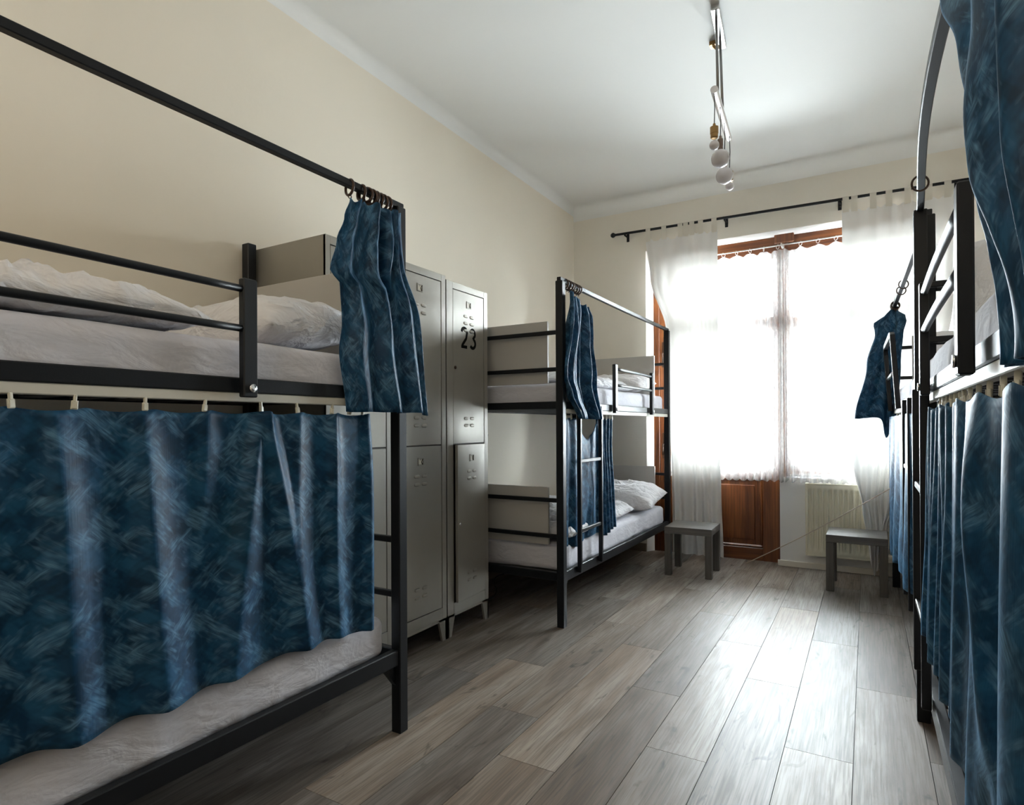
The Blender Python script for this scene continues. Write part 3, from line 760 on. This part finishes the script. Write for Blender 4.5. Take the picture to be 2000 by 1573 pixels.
# ------------------------------------------------------------------ lockers
LX = -1.85
def louver_mesh():
    mb = MB(); n = 14; pr_ = []
    for i in range(n):
        a = 2*PI*i/n
        pr_.append((.021*(abs(cs(a))**.6)*math.copysign(1, cs(a)), .0085*(abs(sn(a))**.8)*math.copysign(1, sn(a))))
    rings_ = [[(0, y, z) for y, z in pr_], [(.0035, y*.86, z*.78) for y, z in pr_], [(.0042, y*.62, z*.5) for y, z in pr_]]
    vs_ = [q for g in rings_ for q in g]
    fs = [(i*n+k, i*n+(k+1) % n, (i+1)*n+(k+1) % n, (i+1)*n+k) for i in range(2) for k in range(n)] + [tuple(range(2*n, 3*n))]
    return mb.add(vs_, fs)
lou = [None]
def locker(y0, cols, h, width, label, ajar=None, digits=False):
    t = thing('metal_locker', (LX, y0, 0), label, 'locker', 'grey metal lockers')
    D = .44
    mb = MB()
    mb.box((-D, 0, .10), (0, .012, h)).box((-D, width-.012, .10), (0, width, h)).box((-D, .012, h-.012), (0, width-.012, h)).box((-D, .012, .10), (-D+.01, width-.012, h-.012)).box((-D+.01, .012, .10), (0, width-.012, .112))
    mb.build('body', M['locker'], t, local=True)
    zb, zm, zt = .168, .990, h-.035
    ys = [0] + [c for cc in cols for c in cc] + [width]
    for k in range(0, len(ys), 2):
        a, b = ys[k], ys[k+1]
        MB().box((-.012, max(a, .0), .112), (.001, b, h-.001), .001).build('frame_stile', M['locker'], t, local=True)
    for (a, b) in cols:
        MB().box((-.012, a, h-.035), (.001, b, h-.001), .001).build('frame_rail', M['locker'], t, local=True)
        MB().box((-.012, a, .112), (.001, b, zb), .001).build('plinth_rail', M['locker'], t, local=True)
        MB().box((-.012, a, zm-.003), (-.004, b, zm+.003), 0).build('frame_rail', M['dark'], t, local=True)
        for lv, (z0, z1) in enumerate(((zb, zm), (zm, zt))):
            g = .003; w_, hh = b-a-2*g, z1-z0-2*g
            d_ = MB().box((-.016, -w_, 0), (0, 0, hh), .0015).build('door', M['locker'], t, local=True)
            d_.location = (-.0005, b-g, z0+g)
            if ajar and lv == 0: d_.rotation_euler = (0, 0, ajar); d_.location.x = .004
            def lv_at(yc, zc):
                if lou[0] is None:
                    o = louver_mesh().build('louver', M['locker'], d_, smooth=True, local=True, angle=.6); lou[0] = o.data
                else: o = link_mesh('louver', lou[0], d_)
                o.location = (-.0002, yc, zc)
            n_top = 3 if digits and lv == 1 else 2
            dz = .088 if lv == 0 else (.070 if digits else .088)
            for r_ in range(n_top):
                for s_ in (-1, 1): lv_at(-w_/2+s_*.028, hh-dz-.055-r_*.038)
            for r_ in range(2):
                for s_ in (-1, 1): lv_at(-w_/2+s_*.028, .095+r_*.038)
            # name-card holder
            zc = hh-.062 if lv == 1 else hh-.072
            ho = MB()
            for q in (((-.021, -.019), (.021, -.015)), ((-.021, .015), (.021, .019)), ((-.021, -.015), (-.017, .015)), ((.017, -.015), (.021, .015))):
                ho.box((0, -w_/2+q[0][0], zc+q[0][1]), (.003, -w_/2+q[1][0], zc+q[1][1]))
            ho.build('card_holder', M['locker'], d_, local=True)
            MB().add([(.0016, -w_/2-.016, zc-.012), (.0016, -w_/2+.004, zc-.014), (.0016, -w_/2+.015, zc+.004), (.0016, -w_/2+.013, zc+.014), (.0016, -w_/2-.004, zc+.006), (.0016, -w_/2-.015, zc+.013)], [(0, 1, 2, 3, 4, 5)]).build('name_card', M['paper'], d_, local=True, recalc=False)
            MB().tube([(.002, -w_/2+.013, zc+.012), (.003, -w_/2+.004, zc-.002), (.002, -w_/2+.011, zc-.014)], .0016, 6).build('card_clip', M['marker'], d_, local=True)
            zl = hh*.495
            MB().lathe([(.0, 0), (.009, 0), (.009, .004), (.006, .007), (.0, .007)], (0, -w_+.018, zl), 12, 'x').build('lock', M['chrome'] if lv == 0 else M['bronze'], d_, smooth=True, local=True)
            if digits and lv == 1:
                def stroke(pts, wd, name):
                    mb = MB(); P_ = [Vector((0, p[0], p[1])) for p in pts]; up_, dn = [], []
                    for i, p in enumerate(P_):
                        tg = (P_[min(i+1, len(P_)-1)]-P_[max(i-1, 0)]).normalized(); nn = Vector((0, -tg.z, tg.y))
                        up_.append(p+nn*wd); dn.append(p-nn*wd)
                    n = len(P_); vs_ = [(x, q.y, q.z) for x in (.0003, .0009) for q in up_+dn]
                    fs = []
                    for i in range(n-1):
                        fs += [(i, i+1, n+i+1, n+i), (2*n+i, 3*n+i, 3*n+i+1, 2*n+i+1), (i, 2*n+i, 2*n+i+1, i+1), (n+i, n+i+1, 3*n+i+1, 3*n+i)]
                    fs += [(0, n, 3*n, 2*n), (n-1, 3*n-1, 4*n-1, 2*n-1)]
                    mb.add(vs_, fs).build(name, M['marker'], d_, local=True)
                H_, W_ = .100, .050
                cz = hh-.240; c2, c3 = -w_/2-.042, -w_/2+.036
                two = [(c2 - W_/2*cs(.25*PI*0+a), cz+H_/2-W_/2+W_/2*sn(a)) for a in [PI*(.08+.1*i) for i in range(0, 10)]]
                two = [(c2-W_/2*cs(a), cz+H_/2-W_/2+W_/2*sn(a)) for a in [.15+i*.32 for i in range(10)]]
                two += [(c2+W_*.33, cz-.004), (c2-W_/2+.004, cz-H_/2+.006)]
                stroke([(c2-W_/2-.004, cz-H_/2), (c2, cz-H_/2), (c2+W_/2, cz-H_/2)], .0082, 'number')
                stroke(two, .0082, 'number')
                th = [(c3-W_*.45*cs(a), cz+H_/4+H_/4*sn(a)) for a in [.2+i*.32 for i in range(11)]]
                th += [(c3+.004, cz+.001)]
                th += [(c3-W_*.5*cs(a), cz-H_/4+H_/4*sn(a)) for a in [2.1+i*.36 for i in range(11)]]
                stroke(th, .0082, 'number')
    # feet
    fx = [0] + [width]
    for y, dy in ((0, 1), (width, -1)):
        for x0 in (-.012, -D):
            MB().prism([(y, 0), (y+dy*.035, 0), (y+dy*.065, .112), (y, .112)], 0, x0, x0+.012).build('foot', M['locker'], t, local=True)
            MB().prism([(x0 if x0 > -.1 else x0, 0), (x0+.012, 0), (x0+.012, .112), (x0, .112)], 1, y, y+dy*.012).build('foot', M['locker'], t, local=True)
    return t
locker(1.685, [(.025, .350), (.420, .755)], 1.852, .79, 'grey double metal locker behind the left bunk bed, four doors')
locker(2.482, [(.055, .350)], 1.836, .385, 'narrow grey metal locker numbered 23 with its lower door ajar', ajar=.075, digits=True)

# ------------------------------------------------------------------ side tables
def table(loc, w_, d_, h, rz, label):
    t = thing('side_table', loc, label, 'side table', 'small grey square side tables', rz)
    MB().box((0, 0, h-.048), (w_, d_, h), .002).build('table_top', M['table'], t, local=True)
    lg = .046
    for x in (0, w_-lg):
        for y in (0, d_-lg):
            MB().box((x, y, 0), (x+lg, y+lg, h-.0482), .002).build('leg', M['table_leg'], t, local=True)
    return t
table((-1.272, 4.325, 0), .330, .34, .350, .03, 'small grey square side table beside the bed at the balcony door')
table((-.238, 4.425, 0), .345, .35, .366, -.01, 'small grey square side table in front of the radiator')

# ------------------------------------------------------------------ radiator
r = thing('panel_radiator', (-.40, YB-.09, .10), 'cream panel radiator with vertical ribs under the window', 'radiator')
RX0, RX1, RZ0, RZ1, RY = -.402, .33, .108, .648, YB-.066
nr = 21
def f_rad(u, v):
    x = RX0+.012 + u*(RX1-RX0-.024); z = RZ0+.01+v*(RZ1-RZ0-.02)
    ph = (u*nr) % 1.0
    pr_ = min(1, max(0, (.5-abs(ph-.5))*6-.7))
    e = min(1, max(0, min((v-.06)*22, (.94-v)*22)))
    return (x, RY+.016*pr_*e, z)
MB().grid(f_rad, nr*8, 40).build('front_panel', M['radiator'], r, smooth=True, angle=.9)
MB().box((RX0, RY-.002, RZ0), (RX0+.013, RY+.06, RZ1), .003).build('side_panel', M['radiator'], r)
MB().box((RX1-.013, RY-.002, RZ0), (RX1, RY+.06, RZ1), .003).build('side_panel', M['radiator'], r)
MB().box((RX0+.013, RY-.001, RZ0), (RX1-.013, RY+.05, RZ0+.011), .002).build('bottom_edge', M['radiator'], r)
g = MB().box((RX0+.013, RY-.001, RZ1-.011), (RX1-.013, RY+.006, RZ1), .002)
for k in range(30):
    x = RX0+.02+k*(RX1-RX0-.04)/29; g.box((x-.003, RY+.006, RZ1-.006), (x+.003, RY+.058, RZ1))
g.build('top_grille', M['radiator'], r)
MB().box((RX0+.013, RY+.045, RZ0), (RX1-.013, RY+.056, RZ1-.01)).build('rear_panel', M['radiator'], r)
MB().box((RX0+.10, RY+.056, .2), (RX0+.14, YB, .55)).build('wall_bracket', M['radiator'], r)
# heating pipe along the skirting
MB_ = MB().tube([(XL+.05, YB-.05, .10), (-1.66, YB-.05, .10)], .011, 10)
o = MB_.build('heating_pipe', M['white'], smooth=True); tag(o, 'white heating pipe low on the window wall behind the bed', 'pipe')

# ------------------------------------------------------------------ window curtains
RODY = 4.975
def rodz(x): return 2.742 + (x+1.87)*(2.705-2.742)/2.45
rod = thing('curtain_rod', (-.63, RODY, 2.72), 'long black curtain rod with ball ends above the window', 'curtain rod')
MB().tube([(-1.885, RODY, rodz(-1.885)), (.60, RODY, rodz(.60))], .0105, 12).build('pole', M['black'], rod, smooth=True, angle=.8)
for x in (-1.90, .61):
    MB().lathe([(.0, -.022), (.012, -.019), (.021, -.006), (.021, .006), (.012, .019), (0, .022)], (x, RODY, rodz(x)), 16, 'x').build('finial', M['black'], rod, smooth=True)
for x in (-1.79, -.965, -.165, .53):
    b_ = MB().box((x-.006, RODY-.014, rodz(x)-.024), (x+.006, YB, rodz(x)-.010), .002).box((x-.012, YB-.006, rodz(x)-.055), (x+.012, YB, rodz(x)+.02), .002)
    b_.build('bracket', M['black'], rod)
def sheer(name, x0t, x1t, left, right, zb, nf, label, tabs, ph, hang=0.0, amp=.02):
    t = thing(name, ((x0t+x1t)/2, RODY, .02), label, 'curtain', 'white sheer window curtains')
    def fn(u, v):
        x = interp(left, v) + (interp(right, v)-interp(left, v))*u
        fold = math.sin(2*PI*(nf*u+.22*math.sin(2*PI*u*1.4+ph)) + .5*v + ph)
        a = amp*interp([(0, .25), (.25, .7), (1, 1.0)], v)
        y = RODY + a*fold + .012*nz(u*5+ph, v*2.5, ph) + .004 - hang*interp([(0, 0), (.55, .2), (.8, 1), (1, 1)], v)
        xt = x0t+(x1t-x0t)*u
        zt = rodz(xt) - .075
        dmin = min(abs(xt-c) for c in tabs); zt -= .028*min(1, (dmin/.05)**1.5)
        zz = zb(u) if callable(zb) else zb
        return (x, y, zt+(zz-zt)*v)
    MB().grid(fn, 110, 60, lambda u, v: (u*(x1t-x0t)*1.6+ph, (1-v)*2.6)).build('drape', M['sheer'], t, smooth=True, recalc=False)
    for c in tabs:
        z = rodz(c); mb = MB(); hw = .020
        pr_ = []
        for k in range(13):
            a = PI*k/12; pr_.append((RODY-.014*cs(a), z+.014*sn(a)))
        pr_ = [(RODY-.004, z-.10), (RODY-.012, z-.05)] + pr_ + [(RODY+.012, z-.05), (RODY+.006, z-.10)]
        n = len(pr_)
        mb.add([(c-hw, y, zz) for y, zz in pr_] + [(c+hw, y, zz) for y, zz in pr_], [(i, i+1, n+i+1, n+i) for i in range(n-1)], [(0, i*.02) for i in range(n)]+[(.04, i*.02) for i in range(n)])
        mb.build('tab', M['tab'], t, smooth=True, recalc=False)
    return t
sheer('sheer_curtain', -1.61, -1.02, [(0, -1.61), (.12, -1.575), (.30, -1.445), (.36, -1.432), (.9, -1.40), (1, -1.40)], [(0, -1.022), (.6, -1.020), (.8, -1.0), (1, -.985)],
      .03, 5.5, 'long white sheer curtain left of the lace, hanging to the floor', (-1.585, -1.45, -1.315, -1.27, -1.22, -1.15, -1.045), .4)
def zb_r(u): return interp([(0, .30), (.22, .10), (.34, .02), (.5, .06), (.62, .22), (1, .34)], u)
sheer('sheer_curtain', -.150, .505, [(0, -.150), (.45, -.143), (.62, -.128), (.78, -.09), (.92, -.035), (1, -.01)], [(0, .505), (.3, .50), (.6, .40), (.85, .22), (1, .12)],
      zb_r, 6.5, 'white sheer curtain on the right, gathered in at the radiator', (-.125, -.07, .045, .14, .25, .37, .475), 2.1, hang=.055, amp=.022)
# lace curtains on their own thin rod
LY = 5.030
lr = thing('lace_rod', (-.6, LY, 2.46), 'thin white rod carrying the lace curtains', 'curtain rod')
MB().tube([(-1.55, LY, 2.452), (.44, LY, 2.472)], .005, 8).build('pole', M['white_plastic'], lr, smooth=True)
for x in (-1.5, -.56, .40): MB().box((x-.006, LY-.004, 2.455), (x+.006, FY-.003, 2.478), .002).build('bracket', M['white_plastic'], lr)
def lace(x0, x1, nf, ph, label, dense):
    t = thing('lace_curtain', ((x0+x1)/2, LY, .65), label, 'curtain', 'white lace curtains')
    rg = [x0+.03+(x1-x0-.06)*k/8 for k in range(9)]
    def fn(u, v):
        x = x0+(x1-x0)*u
        near = interp([(0, 0), (1, 1)], u if dense > 0 else 1-u)
        fold = math.sin(2*PI*(nf*u**(1.5 if dense > 0 else .7)) + ph)
        y = LY + (.006+.018*near**3*2)*fold*interp([(0, .4), (.2, 1), (1, 1)], v) - .004 + .006*nz(u*6, v*2, ph)
        y = min(y, FY-.045)
        dmin = min(abs(x-c) for c in rg)
        zt = 2.432 - .022*min(1, (dmin/.05))
        zb = .660 - .018*abs(math.sin(PI*(x-x0)/.055)) + .004*nz(x*30)
        return (x, y, zt+(zb-zt)*v)
    MB().grid(fn, 200, 40, lambda u, v: ((u+.9*(u if dense > 0 else u-1)**6*(1 if dense > 0 else -1))*(x1-x0)*1.3+ph, (1-v)*1.8)).build('drape', M['lace'], t, smooth=True, recalc=False)
    rm = None
    for c in rg:
        z = 2.452+(c+1.55)*.01
        if rm is None:
            q = MB().torus((0, 0, 0), .016, .0022, 'x', 16, 6).build('ring', M['white_plastic'], t, smooth=True, local=True); rm = q.data
        else: q = link_mesh('ring', rm, t)
        q.location = Vector((c, LY, z-.010)) - t.location; q.rotation_euler = (0, 0, random.uniform(-.9, .9))
    return t
lace(-1.42, -.555, 13, .3, 'white lace curtain over the balcony door glass', 1)
lace(-.575, .43, 13, 1.9, 'white lace curtain over the window beside the balcony door', -1)

# ------------------------------------------------------------------ ceiling lamp
lp = thing('ceiling_lamp', (-.62, 3.08, ZC), 'metal ceiling lamp with a horizontal tube and four unlit hanging bulbs', 'lamp')
pb = MB().box((-.021, -.165, -.028), (.021, .165, 0), .003).build('ceiling_plate', M['chrome'], lp, local=True); pb.rotation_euler = (0, 0, .10)
MB().tube([(-.612, 2.985, ZC-.02), (-.606, 2.985, 2.64)], .0065, 10).build('stem', M['steel'], lp, smooth=True)
MB().tube([(-.628, 3.15, ZC-.02), (-.615, 3.14, 2.64)], .0065, 10).build('stem', M['steel'], lp, smooth=True)
MB().tube([(-.598, 2.862, 2.63), (-.635, 3.385, 2.63)], .0175, 16).build('bar', M['tube'], lp, smooth=True, angle=.8)
def pend(x, y, zs, zb, R_, brass, small):
    MB().tube([(x, y, 2.62), (x+.003, y, (2.62+zs)/2), (x, y, zs)], .0022, 6).build('wire', M['cable'], lp)
    rs = .019 if brass else .013
    so = MB().lathe([(0, .0), (.006, 0), (.007, -.012), (rs, -.016), (rs, -.045), (rs*.9, -.048), (rs*.9, -.064), (rs*.7, -.068), (0, -.068)], (x, y, zs), 16).build('socket', M['brass' if brass else 'socket'], lp, smooth=True, angle=.5)
    pr_ = [(0, R_*1.0)]
    for k in range(1, 15):
        a = PI*k/15; pr_.append((max(.3*R_ if k < 3 else 0, R_*sn(a)), R_*cs(a)))
    pr_.append((0, -R_))
    MB().lathe(pr_, (x, y, zb), 22).build('bulb', M['opal'], lp, smooth=True)
pend(-.600, 2.868, 2.474, 2.375, .022, True, True)
pend(-.601, 3.007, 2.475, 2.366, .0430, False, False)
pend(-.615, 3.173, 2.455, 2.346, .0420, False, False)
pend(-.622, 3.343, 2.445, 2.352, .0215, True, True)
MB().tube([(-.675, 3.20, ZC), (-.668, 3.19, ZC-.03), (-.655, 3.20, ZC-.045), (-.65, 3.22, ZC-.03)], .007, 8).box((-.69, 3.19, ZC-.02), (-.66, 3.23, ZC)).build('ceiling_hook', M['brass'], lp)

# ------------------------------------------------------------------ small things
pts = []
for k in range(25):
    q = k/24; a = Vector((-.82, 4.965, .006)); b_ = Vector(w4(-.004, 1.70, .70)); p_ = a.lerp(b_, q); p_.z -= .018*math.sin(PI*q); pts.append(p_)
o = MB().tube(pts, .0032, 8).build('cord', M['cord'], smooth=True); tag(o, 'taut beige cord running from the balcony door foot to the far right bed', 'cord')
pts = [(-2.24+.02*nz(k*.4, 2), 2.95+k*.05, .012+.02*abs(nz(k*.3, 5))) for k in range(30)]
pts = [(p_[0]+.12*math.sin(i*.35), p_[1], p_[2]) for i, p_ in enumerate(pts)]
o = MB().tube([(p_[0]+.1, p_[1], p_[2]+.002) for p_ in pts], .005, 8).build('power_cable', M['cable'], smooth=True); tag(o, 'black power cable lying on the floor under the bed by the balcony door', 'cable')
hk = thing('wall_hook', (XL, 3.55, 1.02), 'tiny wall hook above the lower berth by the balcony door', 'hook')
MB().lathe([(0, 0), (.008, 0), (.008, .004), (0, .006)], (XL, 3.55, 1.02), 10, 'x').build('base', M['chrome'], hk)
MB().tube([(XL+.004, 3.55, 1.02), (XL+.02, 3.55, 1.016), (XL+.022, 3.55, 1.03)], .0022, 6).build('prong', M['chrome'], hk)

# the second ceiling lamp, behind the viewer: a lit warm globe
def globe_lamp():
    t = thing('globe_lamp', (-.60, -.72, ZC), 'lit warm globe lamp on the ceiling behind the viewer', 'lamp')
    MB().lathe([(0, 0), (.05, 0), (.05, -.02), (.02, -.03), (.0, -.03)], (-.60, -.72, ZC), 18).build('ceiling_rose', M['chrome'], t, smooth=True, angle=.5)
    MB().tube([(-.60, -.72, ZC-.03), (-.60, -.72, 2.70)], .006, 8).build('stem', M['chrome'], t, smooth=True)
    mt, nt, out = new_mat('lit_globe')
    e = node(nt, 'Emission', Color=(1, .87, .70, 1), Strength=11.0); nt.links.new(e.outputs[0], out.inputs[0])
    MB().lathe([(0, .14)] + [(.14*sn(PI*k/16), .14*cs(PI*k/16)) for k in range(1, 16)] + [(0, -.14)], (-.60, -.72, 2.58), 24).build('globe', mt, t, smooth=True)
globe_lamp()
